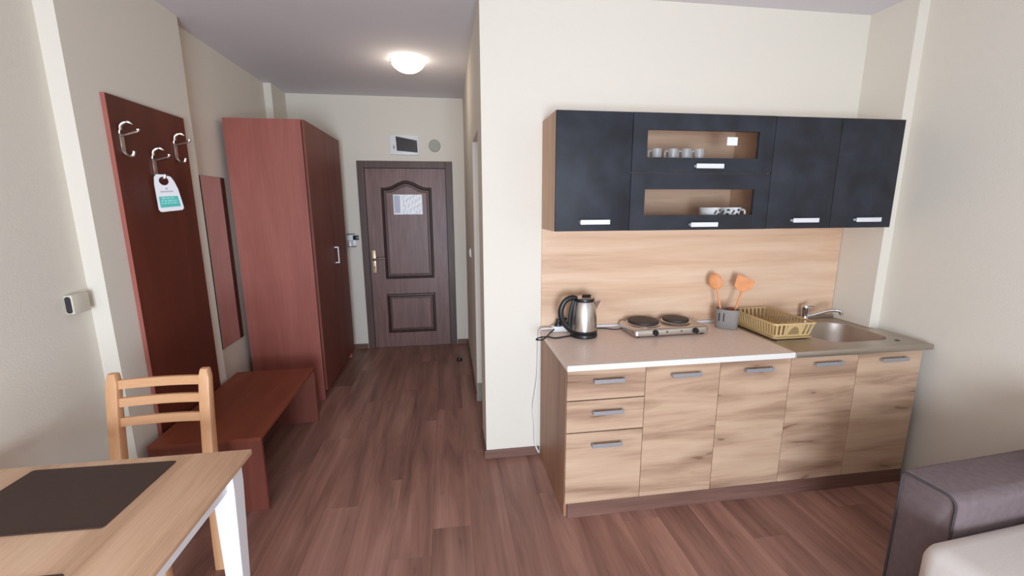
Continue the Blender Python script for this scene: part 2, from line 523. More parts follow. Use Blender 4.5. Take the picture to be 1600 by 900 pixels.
for z0, z1, rise in ((0.79, 1.775, 0.075), (0.17, 0.62, 0.0)):
    x0, x1 = cxd - .265, cxd + .265
    out = arch_outline(x0, x1, z0, z1, rise) if rise else [(x0, z0), (x1, z0), (x1, z1), (x0, z1)]
    cx_, cz_ = cxd, (z0 + z1) / 2
    ins = lambda d: [(cx_ + (a - cx_) * (1 - d / .265), cz_ + (b - cz_) * (1 - d / ((z1 - z0) / 2))) for a, b in out]
    bm = bmesh.new()
    loft(bm, [[(a, D - .006, b) for a, b in out], [(a, D - .016, b) for a, b in ins(.008)], [(a, D - .018, b) for a, b in ins(.02)],
              [(a, D - .008, b) for a, b in ins(.03)], [(a, D - .008, b) for a, b in ins(.045)]])
    mk('moulding', bm, 'doordark', leaf)
    bm = bmesh.new()
    pin = ins(.045)
    loft(bm, [[(a, D - .006, b) for a, b in pin], [(a, D - .0085, b) for a, b in pin], [(a, D - .015, b) for a, b in ins(.056)]], cap1=True)
    mk('door_panel', bm, 'doorwood', leaf)
hx, hz = -1.347, 1.012
box('handle_plate', 'brass', (hx - .021, hx + .021, D - .014, D - .006, hz - .15, hz + .1), leaf, bev=.006)
bm = bmesh.new()
tube(bm, smooth_path([(hx, D - .014, hz), (hx, D - .055, hz), (hx + .02, D - .062, hz), (hx + .07, D - .062, hz + .012), (hx + .125, D - .06, hz + .012)], 5), [.012] * 11 + [.011] * 5 + [.009] * 5, 8)
mk('door_lever', bm, 'nickel', leaf, smooth=True)
bm = bmesh.new(); bx(bm, hx - .004, hx + .004, D - .0155, D - .0142, hz - .105, hz - .075)
mk('keyhole', bm, 'black', leaf)

# doorway door on the corridor's right
d2 = thing('door_2', 'pale inner door set deep in the corridor doorway', 'door', (0, 0, 0), kind='structure')
box('door_leaf', 'whitepaint', (-.262, -.225, OY0 + .004, OY1 - .004, .004, OZ - .004), d2)
bm = bmesh.new()
tube(bm, [(-.265, OY0 + .06, 1.02), (-.295, OY0 + .06, 1.02), (-.295, OY0 + .16, 1.02)], .008, 8)
mk('door_handle', bm, 'nickel', d2, smooth=True)
tag(box('trim_1', 'tilegrey', (XW + .002, -.27, OY1 - .012, OY1 - .001, .001, .157)), 'low grey trim block at the bottom of the doorway jamb', 'trim', kind='structure')

# ------------------------------------------------------------------ corridor fittings
lamp = thing('ceiling_lamp', 'lit white glass bowl ceiling lamp over the corridor', 'lamp', (-.805, 1.17, H))
bm = bmesh.new()
lathe(bm, [(.09, -.001), (.09, -.025), (.0, -.025)], 0, 0, 28)
mk('lamp_base', bm, 'white', lamp, smooth=True)
bm = bmesh.new()
R0 = .128; dp = .078
lathe(bm, [(R0 * math.cos(a), -.022 - dp * math.sin(a) ** 1.25) for a in [math.radians(q) for q in range(0, 91, 9)]], 0, 0, 40)
mk('lamp_shade', bm, 'lamp', lamp, smooth=True)
for k in range(3):
    a = math.radians(200 + 120 * k)
    bm = bmesh.new()
    ca, sa = math.cos(a), math.sin(a)
    tube(bm, [(ca * .1, sa * .1, -.004), (ca * .133, sa * .133, -.012), (ca * .136, sa * .136, -.036), (ca * .12, sa * .12, -.046)], .005, 6)
    mk('clip', bm, 'nickel', lamp, smooth=True)
pl = bpy.data.lights.new('lamp_bulb', 'POINT'); pl.energy = 2.5; pl.color = (1, .86, .66); pl.shadow_soft_size = .12
plo = bpy.data.objects.new('lamp_bulb', pl); COL.objects.link(plo); plo.location = (-.805, 1.17, H - .2)

fb = thing('fuse_box', 'white fuse box with smoked cover above entrance door', 'fuse box', (-.965, D, 2.212))
box('housing', 'white', (-.15, .15, -.022, -.0005, -.10, .10), fb, bev=.006)
bm = bmesh.new(); prism(bm, [(-.078, -.06), (.136, -.076), (.132, .045), (-.084, .084)], -.03, -.0225, 'XZ')
mk('smoked_cover', bm, 'smoke', fb)
box('cover_latch', 'white', (-.118, -.08, -.032, -.0225, .01, .026), fb)
box('latch_slot', 'black', (-.112, -.104, -.0245, -.0225, -.04, -.008), fb)
bm = bmesh.new()
lathe(bm, [(0, -.001), (.062, -.001), (.062, -.012), (.056, -.02), (0, -.02)], 0, 0, 32)
for v in bm.verts: v.co = Vector((v.co.x, v.co.z, v.co.y))
vent = thing('wall_vent', 'round grey vent cap right of the fuse box', 'vent', (-.652, D, 2.21))
mk('vent_cap', bm, 'ventgrey', vent, smooth=True)
bm = bmesh.new()
for i in range(-3, 4):
    hw_ = math.sqrt(.05 ** 2 - (i * .013) ** 2)
    bx(bm, -hw_, hw_, -.0225, -.0202, i * .013 - .003, i * .013 + .003)
mk('vent_slats', bm, 'ventgrey', vent)

kc = thing('key_card_switch', 'white key card switch with black fob beside entrance door', 'switch', (-1.568, D, 1.222))
box('plate', 'white', (-.045, .045, -.012, -.0005, -.062, .062), kc, bev=.004)
box('top_cap', 'black', (-.047, .04, -.02, -.0005, .0625, .07), kc)
box('bottom_cap', 'black', (-.045, .045, -.02, -.0005, -.07, -.0625), kc)
bm = bmesh.new()
lathe(bm, [(.0, -.06), (.028, -.06), (.024, -.02), (.03, .0), (.0, .0)], -.01, -.03, 16)
mk('card_holder', bm, 'alu', kc, smooth=True)
box('key_fob', 'black', (.018, .078, -.026, -.014, .004, .052), kc, bev=.004)

sw = thing('light_switch', 'small white light switch on corridor wall beyond the doorway', 'switch', (XW, 1.34, 1.171))
box('plate', 'white', (-.010, -.0005, -.04, .04, -.04, .04), sw, bev=.003)
box('rocker', 'white', (-.015, -.0105, -.026, .026, -.028, .028), sw)

ds = thing('door_stop', 'small black rubber door stop on floor near entrance door', 'door stop', (-.464, 1.81, 0.0))
bm = bmesh.new(); lathe(bm, [(.0, .001), (.026, .001), (.026, .012), (.02, .03), (0, .033)], 0, 0, 18)
mk('rubber_cap', bm, 'black', ds, smooth=True)
bm = bmesh.new(); lathe(bm, [(.0, .0005), (.031, .0005), (.031, .005), (.027, .007)], 0, 0, 18)
mk('foot_ring', bm, 'black', ds, smooth=True)

pn = thing('door_notice', 'creased white paper notice taped on the entrance door', 'notice', (-.957, D - .0165, 1.598))
bm = bmesh.new()
nx, nz = 16, 10
g = [[bm.verts.new((-.152 + .304 * i / nx, -.002 - .004 * abs(math.sin(i * 1.3 + j * .5)) * (1 if i > 5 else .15), -.105 + .21 * j / nz)) for j in range(nz + 1)] for i in range(nx + 1)]
for i in range(nx):
    for j in range(nz): bm.faces.new((g[i][j], g[i + 1][j], g[i + 1][j + 1], g[i][j + 1]))
sheet = mk('paper_sheet', bm, 'paper', pn)
md = sheet.modifiers.new('s', 'SOLIDIFY'); md.thickness = .0008; md.offset = 1
box('printed_column', 'bluepaper', (-.145, -.082, -.0046, -.0041, -.09, .095), pn)

# ------------------------------------------------------------------ wardrobe
WX0, WX1, WY0, WY1, WZ = -2.124, -1.592, 1.05, 2.10, 2.212
wd = thing('wardrobe', 'tall cherry wood wardrobe with two doors along left wall', 'wardrobe', ((WX0 + WX1) / 2, (WY0 + WY1) / 2, 0))
wl = Vector(wd.location)
def wbox(name, mat, d, bev=0):
    return box(name, mat, (d[0] - wl.x, d[1] - wl.x, d[2] - wl.y, d[3] - wl.y, d[4], d[5]), wd, bev)
bm = bmesh.new()
wbox('side_panel', 'cherry', (WX0, WX1, WY0, WY0 + .018, .0005, WZ))
wbox('side_panel', 'cherry', (WX0, WX1, WY1 - .018, WY1, .0005, WZ))
wbox('top_panel', 'cherry_y', (WX0, WX1, WY0 + .018, WY1 - .018, WZ - .018, WZ))
wbox('bottom_panel', 'cherry_y', (WX0, WX1 - .002, WY0 + .018, WY1 - .018, .08, .098))
wbox('back_panel', 'cherry', (WX0, WX0 + .006, WY0 + .018, WY1 - .018, .098, WZ - .018))
wbox('plinth', 'cherry_y', (WX1 - .045, WX1 - .03, WY0 + .018, WY1 - .018, .0005, .08))
bm.free()
ym = (WY0 + WY1) / 2
for (a, b, hy) in ((WY0 + .001, ym - .0015, None), (ym + .0015, WY1 - .001, ym + .075)):
    dr = wbox('wardrobe_door', 'cherry_leg', (WX1 + .006, WX1 + .024, a, b, .085, WZ - .002))
    for hy_ in ([ym + .06] if hy else []):
        bm = bmesh.new()
        X0 = WX1 + .024 - wl.x
        yy = hy_ - wl.y
        for z in (1.075, 1.215): bx(bm, X0, X0 + .026, yy - .005, yy + .005, z - .005, z + .005)
        bx(bm, X0 + .026, X0 + .034, yy - .006, yy + .006, 1.07, 1.22)
        h = mk('handle', bm, 'alu', dr)

# ------------------------------------------------------------------ mirror
mr = thing('wall_mirror', 'narrow frameless mirror on left wall beside the wardrobe', 'mirror', (XC, .885, .58))
box('backing_board', 'blackedge', (.0008, .006, -.158, .158, 0, 1.208), mr)
box('mirror_glass', 'mirror', (.0062, .010, -.156, .156, .002, 1.206), mr)

# ------------------------------------------------------------------ coat board, hooks
cb = thing('coat_board', 'tall cherry wood coat board with three metal hooks on wall', 'coat rack', (XB, .157, .43))
box('board', 'cherry_shaded', (.001, .02, -.3, .303, -.06, 1.665), cb)
box('edge_band', 'cherry', (.001, .02, -.302, -.3001, -.06, 1.665), cb)  # same wood as the face; the brighter tone paints its window-lit edge
def hook_bm():
    bm = bmesh.new()
    # strap lying against the board
    bx(bm, 0, .008, -.013, .013, -.072, .014, bev=.002, seg=1)
    # lower hook, outwards and up
    tube(bm, smooth_path([(.003, 0, -.066), (.014, 0, -.082), (.03, 0, -.088), (.044, 0, -.082), (.05, 0, -.064)], 4), [.0075] * 13 + [.0065, .0065, .007, .008], 8, flat=1.2)
    # horn, outwards
    tube(bm, smooth_path([(.003, 0, .006), (.03, .0, .012), (.058, 0, .02), (.078, 0, .026), (.081, 0, .036)], 4), [.007] * 12 + [.0065, .007, .008, .009, .009], 8)
    # upper arch
    tube(bm, smooth_path([(.008, -.006, .03), (.010, -.004, .05), (.024, 0, .064), (.042, .004, .067), (.056, .006, .058)], 4), [.0085] * 5 + [.008] * 4 + [.007] * 4 + [.005, .004, .0035, .003], 8)
    tube(bm, [(.001, -.002, .008), (.001, -.004, .022), (.006, -.005, .032)], .004, 8)
    return bm
HOOKS = [(-.088, 1.91), (.124, 1.817), (.333, 1.922)]
for hy, hz_ in HOOKS:
    mk('coat_hook', hook_bm(), 'nickel', cb, smooth=True, loc=(.02, hy - .157, hz_ - .43))

tg = thing('door_hanger', 'white door hanger card with teal panel on coat hook', 'door hanger', (-2.026, .118, 1.752))
tg.rotation_euler = (0, math.radians(-4), math.radians(52))
# built facing local -Y: a tapered card with a round hole
bm = bmesh.new()
n = 48
outer, hole = [], []
pts = [(-.026, 0), (.0, -.002), (.03, -.014), (.042, -.04), (.052, -.08), (.06, -.175), (.058, -.184), (.05, -.191), (-.046, -.195), (-.054, -.19), (-.058, -.18), (-.052, -.05), (-.046, -.014), (-.036, -.002)]
hc, hr = (-.006, -.035), .022
def ray_poly(a):
    dx, dz = math.cos(a), math.sin(a)
    best = None
    for i in range(len(pts)):
        (x1, z1), (x2, z2) = pts[i], pts[(i + 1) % len(pts)]
        ex, ez = x2 - x1, z2 - z1
        den = dx * ez - dz * ex
        if abs(den) < 1e-9: continue
        t = ((x1 - hc[0]) * ez - (z1 - hc[1]) * ex) / den
        s = ((x1 - hc[0]) * dz - (z1 - hc[1]) * dx) / den
        if t > 0 and -1e-6 <= s <= 1 + 1e-6 and (best is None or t < best): best = t
    return (hc[0] + dx * best, hc[1] + dz * best)
angs = sorted([2 * math.pi * i / n for i in range(n)] + [math.atan2(p[1] - hc[1], p[0] - hc[0]) % (2 * math.pi) for p in pts])
for a in angs:
    outer.append(ray_poly(a)); hole.append((hc[0] + hr * math.cos(a), hc[1] + hr * math.sin(a)))
loft(bm, [[(a, 0, b) for a, b in hole], [(a, 0, b) for a, b in outer], [(a, .0012, b) for a, b in outer], [(a, .0012, b) for a, b in hole], [(a, 0, b) for a, b in hole]])
bmesh.ops.remove_doubles(bm, verts=bm.verts[:], dist=1e-6)
mk('card', bm, 'tagwhite', tg)
bm = bmesh.new(); prism(bm, [(-.045, -.115), (.042, -.115), (.047, -.17), (-.047, -.172)], -.0012, -.0002, 'XZ')
tp = mk('teal_panel', bm, 'teal', tg)
bm = bmesh.new()
for z, a, b in ((-.124, -.035, .025), (-.137, -.038, .035), (-.149, -.04, .038)):
    k = 0
    xx = a
    random.seed(int(-z * 1000))
    while xx < b:
        w = random.uniform(.008, .02); bx(bm, xx, min(xx + w, b), -.0018, -.0013, z - .004, z + .003); xx += w + .004
lines = mk('printed_lines', bm, 'paleteal', tp); lines['kind'] = 'stuff'
bm = bmesh.new(); bx(bm, -.032, .026, -.0008, -.0002, -.094, -.086); bx(bm, -.007, .004, -.0008, -.0002, -.08, -.07)
mk('logo_print', bm, 'greyprint', tg)
random.seed(11)

# ------------------------------------------------------------------ bench
bn = thing('bench', 'low cherry wood bench against wall below the coat board', 'bench', (-1.794, .19, 0), math.radians(1.0))
BW, BL = .26, .49
box('bench_top', 'cherry_y', (-BW, BW, -BL, BL, .402, .42), bn)
box('bench_leg', 'cherry_leg', (-BW, BW, -BL, -BL + .018, .0005, .402), bn)
box('bench_leg', 'cherry_leg', (-BW, BW, BL - .018, BL, .0005, .402), bn)
box('stretcher', 'cherry_y', (-BW + .06, -BW + .078, -BL + .018, BL - .018, .12, .402), bn)

# ------------------------------------------------------------------ outlet on left wall
ob = thing('junction_box', 'small cream box on left wall beside the pillar', 'wall box', (XA, -.40, 1.172))
box('housing', 'cream', (.0008, .036, -.045, .045, -.042, .042), ob, bev=.006)
bm = bmesh.new(); prism(bm, rrect(.008, .03, -.036, .036, .010, 4), -.0475, -.0452, 'XZ')
mk('dark_slot', bm, 'print', ob)

# ------------------------------------------------------------------ table
TX0, TX1, TY0, TY1, TZ = -2.14, -1.245, -2.19, -.995, .75
tb = thing('dining_table', 'pale oak topped dining table with white legs by left wall', 'table', ((TX0 + TX1) / 2, (TY0 + TY1) / 2, 0))
tl = Vector(tb.location)
hx_, hy_ = (TX1 - TX0) / 2, (TY1 - TY0) / 2
box('table_top', 'tabletop', (-hx_, hx_, -hy_, hy_, TZ - .018, TZ), tb, bev=.002)
for s in (-1, 1):
    box('apron', 'whitepaint', (s * (hx_ - .055) - .009, s * (hx_ - .055) + .009, -hy_ + .09, hy_ - .09, TZ - .095, TZ - .018), tb)
    box('apron', 'whitepaint', (-hx_ + .09, hx_ - .09, s * (hy_ - .055) - .009, s * (hy_ - .055) + .009, TZ - .095, TZ - .018), tb)
    for q in (-1, 1):
        bm = bmesh.new()
        cx, cy = s * (hx_ - .06), q * (hy_ - .06)
        ex, ey = s * (hx_ - .075), q * (hy_ - .06)
        sq = lambda x, y, r, z: [(x - r, y - r, z), (x + r, y - r, z), (x + r, y + r, z), (x - r, y + r, z)]
        loft(bm, [sq(cx, cy, .034, TZ - .018), sq(cx, cy, .034, TZ - .1), sq(ex, ey, .021, .0005)], True, True)
        mk('leg', bm, 'whitepaint', tb, bevel=.003)

def placemat(label, x0, x1, y0, y1, rot):
    o = thing('placemat', label, 'placemat', ((x0 + x1) / 2, (y0 + y1) / 2, TZ), rot, 'dark placemats on the dining table')
    a, b = (x1 - x0) / 2, (y1 - y0) / 2
    bm = bmesh.new(); prism(bm, rrect(-a, a, -b, b, .008, 3), .0006, .003)
    mk('mat_sheet', bm, 'mat', o)
    bm = bmesh.new()
    loft(bm, [[(p, q, .003) for p, q in rrect(-a, a, -b, b, .008, 3)], [(p, q, .0038) for p, q in rrect(-a + .002, a - .002, -b + .002, b - .002, .007, 3)],
              [(p, q, .003) for p, q in rrect(-a + .006, a - .006, -b + .006, b - .006, .005, 3)]])
    mk('stitched_edge', bm, 'mat', o)
placemat('dark brown placemat near the chair end of table', -1.888, -1.463, -1.335, -1.03, math.radians(-1.5))
placemat('dark brown placemat cut off at the lower left corner', -1.868, -1.443, -1.79, -1.485, math.radians(-1.5))

# ------------------------------------------------------------------ chair
ch = thing('dining_chair', 'beech wood slat back chair pushed under table end', 'chair', (-1.742, -.84, 0), math.radians(1.5))
# local: back at +y
for s in (-1, 1):
    cx = s * .17
    bm = bmesh.new()
    prof = [(.0005, .182, .019), (.12, .183, .022), (.42, .187, .024), (.55, .197, .024), (.75, .222, .021), (.875, .243, .019), (.905, .248, .019), (.912, .248, .012)]
    loops = []
    for z, y, hd in prof:
        wv = .021 if z < .9 else .015
        bevv = .005
        ox = -s * .012 * max(0, 1 - z / .4)
        loops.append([(cx + ox + a, y + b, z) for a, b in rrect(-wv, wv, -hd, hd, min(bevv, hd * .4), 2)])
    loft(bm, loops, True, True)
    mk('back_leg', bm, 'beech', ch, smooth=True)
    bm = bmesh.new()
    loft(bm, [[(cx + a * .75, -.19 + b * .75, .0005) for a, b in rrect(-.02, .02, -.02, .02, .004, 2)], [(cx + a, -.19 + b, .43) for a, b in rrect(-.021, .021, -.021, .021, .004, 2)]], True, True)
    mk('front_leg', bm, 'beech', ch, smooth=True)
def yback(z):
    pr = [(.55, .197), (.75, .222), (.875, .243), (.912, .248)]
    for (a, b), (c, d) in zip(pr, pr[1:]):
        if z <= c: return b + (d - b) * (z - a) / (c - a)
    return .248
for z0, z1 in ((.847, .884), (.774, .81), (.693, .729)):
    bm = bmesh.new()
    n = 10
    loops = []
    for i in range(n + 1):
        t = -1 + 2 * i / n
        xx = t * .15
        dy = .012 * (1 - t * t)
        y0_, y1_ = yback(z0), yback(z1)
        loops.append([(xx, y0_ + dy - .009, z0), (xx, y1_ + dy - .009, z1), (xx, y1_ + dy + .007, z1), (xx, y0_ + dy + .007, z0)])
    loft(bm, loops, True, True)
    mk('back_slat', bm, 'beechx', ch, bevel=.002)
bm = bmesh.new(); prism(bm, rrect(-.2, .2, -.215, .168, .03, 5), .431, .452)
mk('seat', bm, 'beechx', ch, bevel=.004)
for s in (-1, 1):
    box('seat_rail', 'beech', (s * .17 - .01, s * .17 + .01, -.168, .164, .37, .43), ch)
box('seat_rail', 'beechx', (-.148, .148, -.2, -.18, .37, .43), ch)
box('seat_rail', 'beechx', (-.148, .148, .175, .195, .37, .43), ch)

# ------------------------------------------------------------------ kitchen base units
ZW, ZP, DBY, DWY = .836, .083, -.60, -.623
ZD = .801
def handle(parent, x0, x1, y, zc, mat, hgt=.02, prot=.026):
    bm = bmesh.new()
    bx(bm, x0, x0 + .012, y - prot + .004, y, zc - .006, zc + .006)
    bx(bm, x1 - .012, x1, y - prot + .004, y, zc - .006, zc + .006)
    bx(bm, x0, x1, y - prot - .002, y - prot + .005, zc - hgt / 2, zc + hgt / 2, bev=.0015, seg=1)
    return mk('handle', bm, mat, parent)

def carcass(parent, x0, x1, y0, y1, z0, z1, mat, matleft=None, zleft=None, top=True, t=.016, lab=True):
    box('side_panel', matleft or mat, (x0, x0 + t, y0, y1, z0 if zleft is None else zleft, z1), parent)
    box('side_panel', mat, (x1 - t, x1, y0, y1, z0, z1), parent)
    box('bottom_panel', mat, (x0 + t, x1 - t, y0, y1, z0, z0 + t), parent)
    if top: box('top_panel', mat, (x0 + t, x1 - t, y0, y1, z1 - t, z1), parent)
    box('back_panel', mat, (x0 + t, x1 - t, y1 - .004, y1, z0 + t, z1 - (t if top else 0)), parent)

G = .0015
bu = thing('base_cabinet', 'knotty oak base cabinet with three drawers beside open wall', 'cabinet', (0.2, -.3, 0), group='oak base cabinets')
def loc_children(root):
    for c in root.children:
        if c.parent == root:
            c.location = Vector(c.location) - Vector(root.location)
carcass(bu, 0, .399, DBY + .019, -.014, ZP, ZW - .03, 'oakside', 'oakside', .0005)
for (z0, z1, zh) in ((.6465, ZD, .748), (.4765, .643, .584), (ZP, .473, .41)):
    f = box('drawer_front', 'oak', (G, .4 - G, DBY, DBY + .018, z0 + G, z1 - G), bu)
    handle(f, .128, .285, DBY, zh, 'greyhandle')
loc_children(bu)
for (a, b, zh, lb) in ((.4, .8, .753, 'knotty oak single door base cabinet below the double hotplate'), (.8, 1.2, .753, 'knotty oak single door base cabinet between hotplate and dish rack')):
    c = thing('base_cabinet', lb, 'cabinet', ((a + b) / 2, -.3, 0), group='oak base cabinets')
    carcass(c, a + .001, b - .001, DBY + .019, -.014, ZP, ZW - .03, 'oakside')
    f = box('cabinet_door', 'oak', (a + G, b - G, DBY, DBY + .018, ZP + G, ZD), c)
    handle(f, a + .13, a + .287, DBY, zh, 'greyhandle')
    loc_children(c)
c = thing('base_cabinet', 'knotty oak two door base cabinet under the steel sink', 'cabinet', (1.6, -.3, 0), group='oak base cabinets')
carcass(c, 1.201, 2.0, DBY + .019, -.014, ZP, ZW - .032, 'oakside', top=False)
for a, b in ((1.2, 1.6), (1.6, 2.0)):
    f = box('cabinet_door', 'oak', (a + G, b - G, DBY, DBY + .018, ZP + G, ZD - .004), c)
    handle(f, a + .13, a + .29, DBY, .762, 'greyhandle')
loc_children(c)
tag(box('plinth_board', 'base', (.0165, 2.0, DBY + .001, DBY + .017, .0005, ZP - .001)), 'brown plinth board along floor under the oak cabinets', 'plinth')

wt = thing('worktop', 'beige kitchen worktop with white edge left of sink', 'worktop', (.6, -.3, ZW - .028))
box('slab', 'worktop', (-.606, .598, -.318, .287, .0, .028), wt)
box('edge_band', 'whiteedge', (-.606, .598, -.3235, -.3185, .0, .028), wt)
tag(box('worktop_seal', 'alu', (.0, 1.196, -.03, -.0135, ZW + .0005, ZW + .018), bev=.004), 'pale grey sealing strip at the back of worktop', 'sealing strip')
sp = box('backsplash', 'splash', (.0005, 2.0, -.012, -.0005, ZW - .03, 1.446)); tag(sp, 'pale oak backsplash panel between worktop and upper cabinets', 'backsplash')

# sink top with bowl
sk = thing('sink_top', 'stainless steel sink top with rectangular bowl at right end', 'sink', (1.62, -.3, ZW - .03))
def at(x, y, z): return (x - 1.62, y + .3, z - (ZW - .03))
X0, X1, Y0, Y1 = 1.2035, 2.036, DWY, -.0135
K = 8
o_ = lambda d, z: [at(a, b, z) for a, b in rrect(X0 + d, X1 - d, Y0 + d, Y1 - d, .002, K)]
X1b = 2.003
def i_(d, z, r): return [at(a, b, z) for a, b in rrect(1.52 + d, 1.945 - d, -.495 + d, -.125 - d, max(r, .01), K)]
# the right end is notched back to clear the corner pillar
def outl(d, z):
    pts = rrect(X0 + d, X1 - d, Y0 + d, Y1 - d, .002, K)
    return [at(min(a, 2.002 - d) if b > -.29 else a, b, z) for a, b in pts]
bm = bmesh.new()
loft(bm, [outl(.006, ZW - .03), outl(.0, ZW - .03), outl(0, ZW - .004), outl(.003, ZW), outl(.02, ZW - .0005), outl(.026, ZW - .004),
          i_(-.022, ZW - .004, .12), i_(-.012, ZW - .004, .115), i_(-.004, ZW - .006, .11), i_(0, ZW - .014, .105), i_(.012, ZW - .13, .1), i_(.03, ZW - .152, .09), i_(.12, ZW - .158, .05)], cap1=True)
mk('sink_shell', bm, 'sinksteel', sk, smooth=True)
bm = bmesh.new(); lathe(bm, [(.0, .006), (.03, .006), (.036, .003), (.038, .0)], 0, 0, 24)
mk('drain', bm, 'steel', sk, smooth=True, loc=at(1.73, -.31, ZW - .157))
bm = bmesh.new(); lathe(bm, [(.0, .002), (.011, .002), (.012, .0)], 0, 0, 16)
mk('tap_hole_plug', bm, 'black', sk, smooth=True, loc=at(1.925, -.52, ZW - .0035))
bm = bmesh.new()
for i in range(7): tube(bm, [at(1.25, -.13 - i * .05, ZW - .0035), at(1.47, -.13 - i * .05, ZW - .0035)], .003, 6)
ri = mk('drainer_ribs', bm, 'sinksteel', sk, smooth=True)
box('back_ledge', 'sinksteel', (X0 + .03 - 1.62, 2.0 - 1.62, .268, .2855, .0305, .05), sk)

fc = thing('faucet', 'chrome single lever faucet with long spout at sink back', 'faucet', (1.742, -.075, ZW))
bm = bmesh.new(); lathe(bm, [(0, -.0035), (.026, -.0035), (.026, .004), (.021, .012), (.021, .06), (.024, .066), (.024, .078), (0, .08)], 0, 0, 24)
mk('faucet_body', bm, 'chrome', fc, smooth=True)
bm = bmesh.new(); tube(bm, smooth_path([(.008, -.008, .03), (.035, -.03, .044), (.075, -.065, .07), (.1, -.09, .084), (.122, -.11, .088), (.138, -.124, .082)], 5), [.011] * 20 + [.0105] * 3 + [.012] * 3, 10)
sp_ = mk('spout', bm, 'chrome', fc, smooth=True)
bm = bmesh.new(); lathe(bm, [(0, -.018), (.012, -.018), (.0125, .006), (0, .008)], 138e-3, -.124, 14)
for v in bm.verts: v.co.z += .08
mk('aerator', bm, 'chrome', sp_, smooth=True)
bm = bmesh.new(); lathe(bm, [(.022, .0805), (.024, .09), (.02, .102), (0, .104)], 0, 0, 20)
tube(bm, smooth_path([(0, -.0, .096), (.01, -.02, .102), (.02, -.045, .108)], 4), .006, 8)
mk('lever', bm, 'chrome', fc, smooth=True)

# ------------------------------------------------------------------ upper cabinets
UZ0, UZ1, UY = 1.448, 2.041, -.313
def uhandle(p, x0, x1, z): handle(p, x0, x1, UY, z, 'alu', .024, .022)
UG = 'charcoal fronted wall cabinets'
c = thing('wall_cabinet', 'narrow charcoal wall cabinet with oak side at left end', 'cabinet', (.2, -.16, UZ0), group=UG)
carcass(c, 0.0, .3995, UY + .019, -.0015, UZ0, UZ1, 'inner', 'uside')
f = box('cabinet_door', 'slate', (G, .4 - G, UY, UY + .018, UZ0 + .0005, UZ1 - .0005), c, bev=.001)
uhandle(f, .13, .288, 1.495)
loc_children(c)
c = thing('wall_cabinet', 'charcoal wall cabinet with two glazed flap doors and cups inside', 'cabinet', (.8, -.16, UZ0), group=UG)
carcass(c, .4005, 1.1995, UY + .019, -.0015, UZ0, UZ1, 'inner')
ZS = 1.747
box('shelf', 'inner', (.4175, 1.1825, UY + .03, -.006, ZS - .008, ZS + .008), c)
for (z0, z1, g0, g1, hz_, hx0) in ((ZS + .0015, UZ1, 1.822, 1.959, 1.780, .748), (UZ0, ZS - .0015, 1.527, 1.662, 1.4765, .741)):
    bm = bmesh.new()
    xa, xb = .4 + G, 1.2 - G
    ga, gb = .481, 1.110
    rings = []
    for y, (p, q, r, s) in ((UY, (xa, xb, z0, z1)), (UY + .018, (xa, xb, z0, z1)), (UY + .018, (ga, gb, g0, g1)), (UY, (ga, gb, g0, g1)), (UY, (xa, xb, z0, z1))):
        rings.append([(p, y, r), (q, y, r), (q, y, s), (p, y, s)])
    loft(bm, rings); bmesh.ops.remove_doubles(bm, verts=bm.verts[:], dist=1e-6)
    f = mk('flap_door', bm, 'slate', c)
    box('pane', 'glass', (ga - .004, gb + .004, UY + .0185, UY + .0225, g0 - .004, g1 + .004), f)
    uhandle(f, hx0, hx0 + .156, hz_)
loc_children(c)
c = thing('wall_cabinet', 'wide charcoal wall cabinet with two plain doors at right end', 'cabinet', (1.6, -.16, UZ0), group=UG)
carcass(c, 1.2005, 2.0, UY + .019, -.0015, UZ0, UZ1, 'inner')
for a, b, h in ((1.2, 1.6, 1.35), (1.6, 2.0, 1.752)):
    f = box('cabinet_door', 'slate', (a + G, b - G, UY, UY + .018, UZ0 + .0005, UZ1 - .0005), c, bev=.001)
    uhandle(f, h, h + .16, 1.494)
loc_children(c)

st = box('sticker', 'white', (-.03, .03, -.001, -.0002, -.021, .021)); st.location = (.966, UY + .0185, 1.911)
bm = bmesh.new()
tag(st, 'small white square sticker on the upper cabinet glass', 'sticker')
bm.free()

# cups in the glazed cabinet
def glass_cup(x, y, label, hang):
    o = thing('glass_cup', label, 'cup', (x, y, ZS + .008), hang, 'glass cups behind the upper pane')
    bm = bmesh.new()
    lathe(bm, [(.0, .001), (.02, .001), (.022, .01), (.027, .116), (.0275, .118), (.0255, .118), (.025, .115), (.02, .013), (.0, .01)], 0, 0, 24)
    mk('cup_body', bm, 'cup', o, smooth=True)
    bm = bmesh.new()
    tube(bm, smooth_path([(-.026, 0, .106), (-.042, 0, .108), (-.046, 0, .085), (-.038, 0, .05), (-.023, 0, .04)], 4), .005, 8)
    mk('cup_handle', bm, 'cup', o, smooth=True)
    return o
for x, y, lb, a in ((.565, -.25, 'clear glass mug standing apart at left end of shelf', .0), (.657, -.25, 'first clear glass mug of the close row of three', .0),
                    (.732, -.25, 'middle clear glass mug of the close row of three', .0), (.807, -.25, 'rightmost clear glass mug in the row of three', .0)):
    glass_cup(x, y, lb, a)
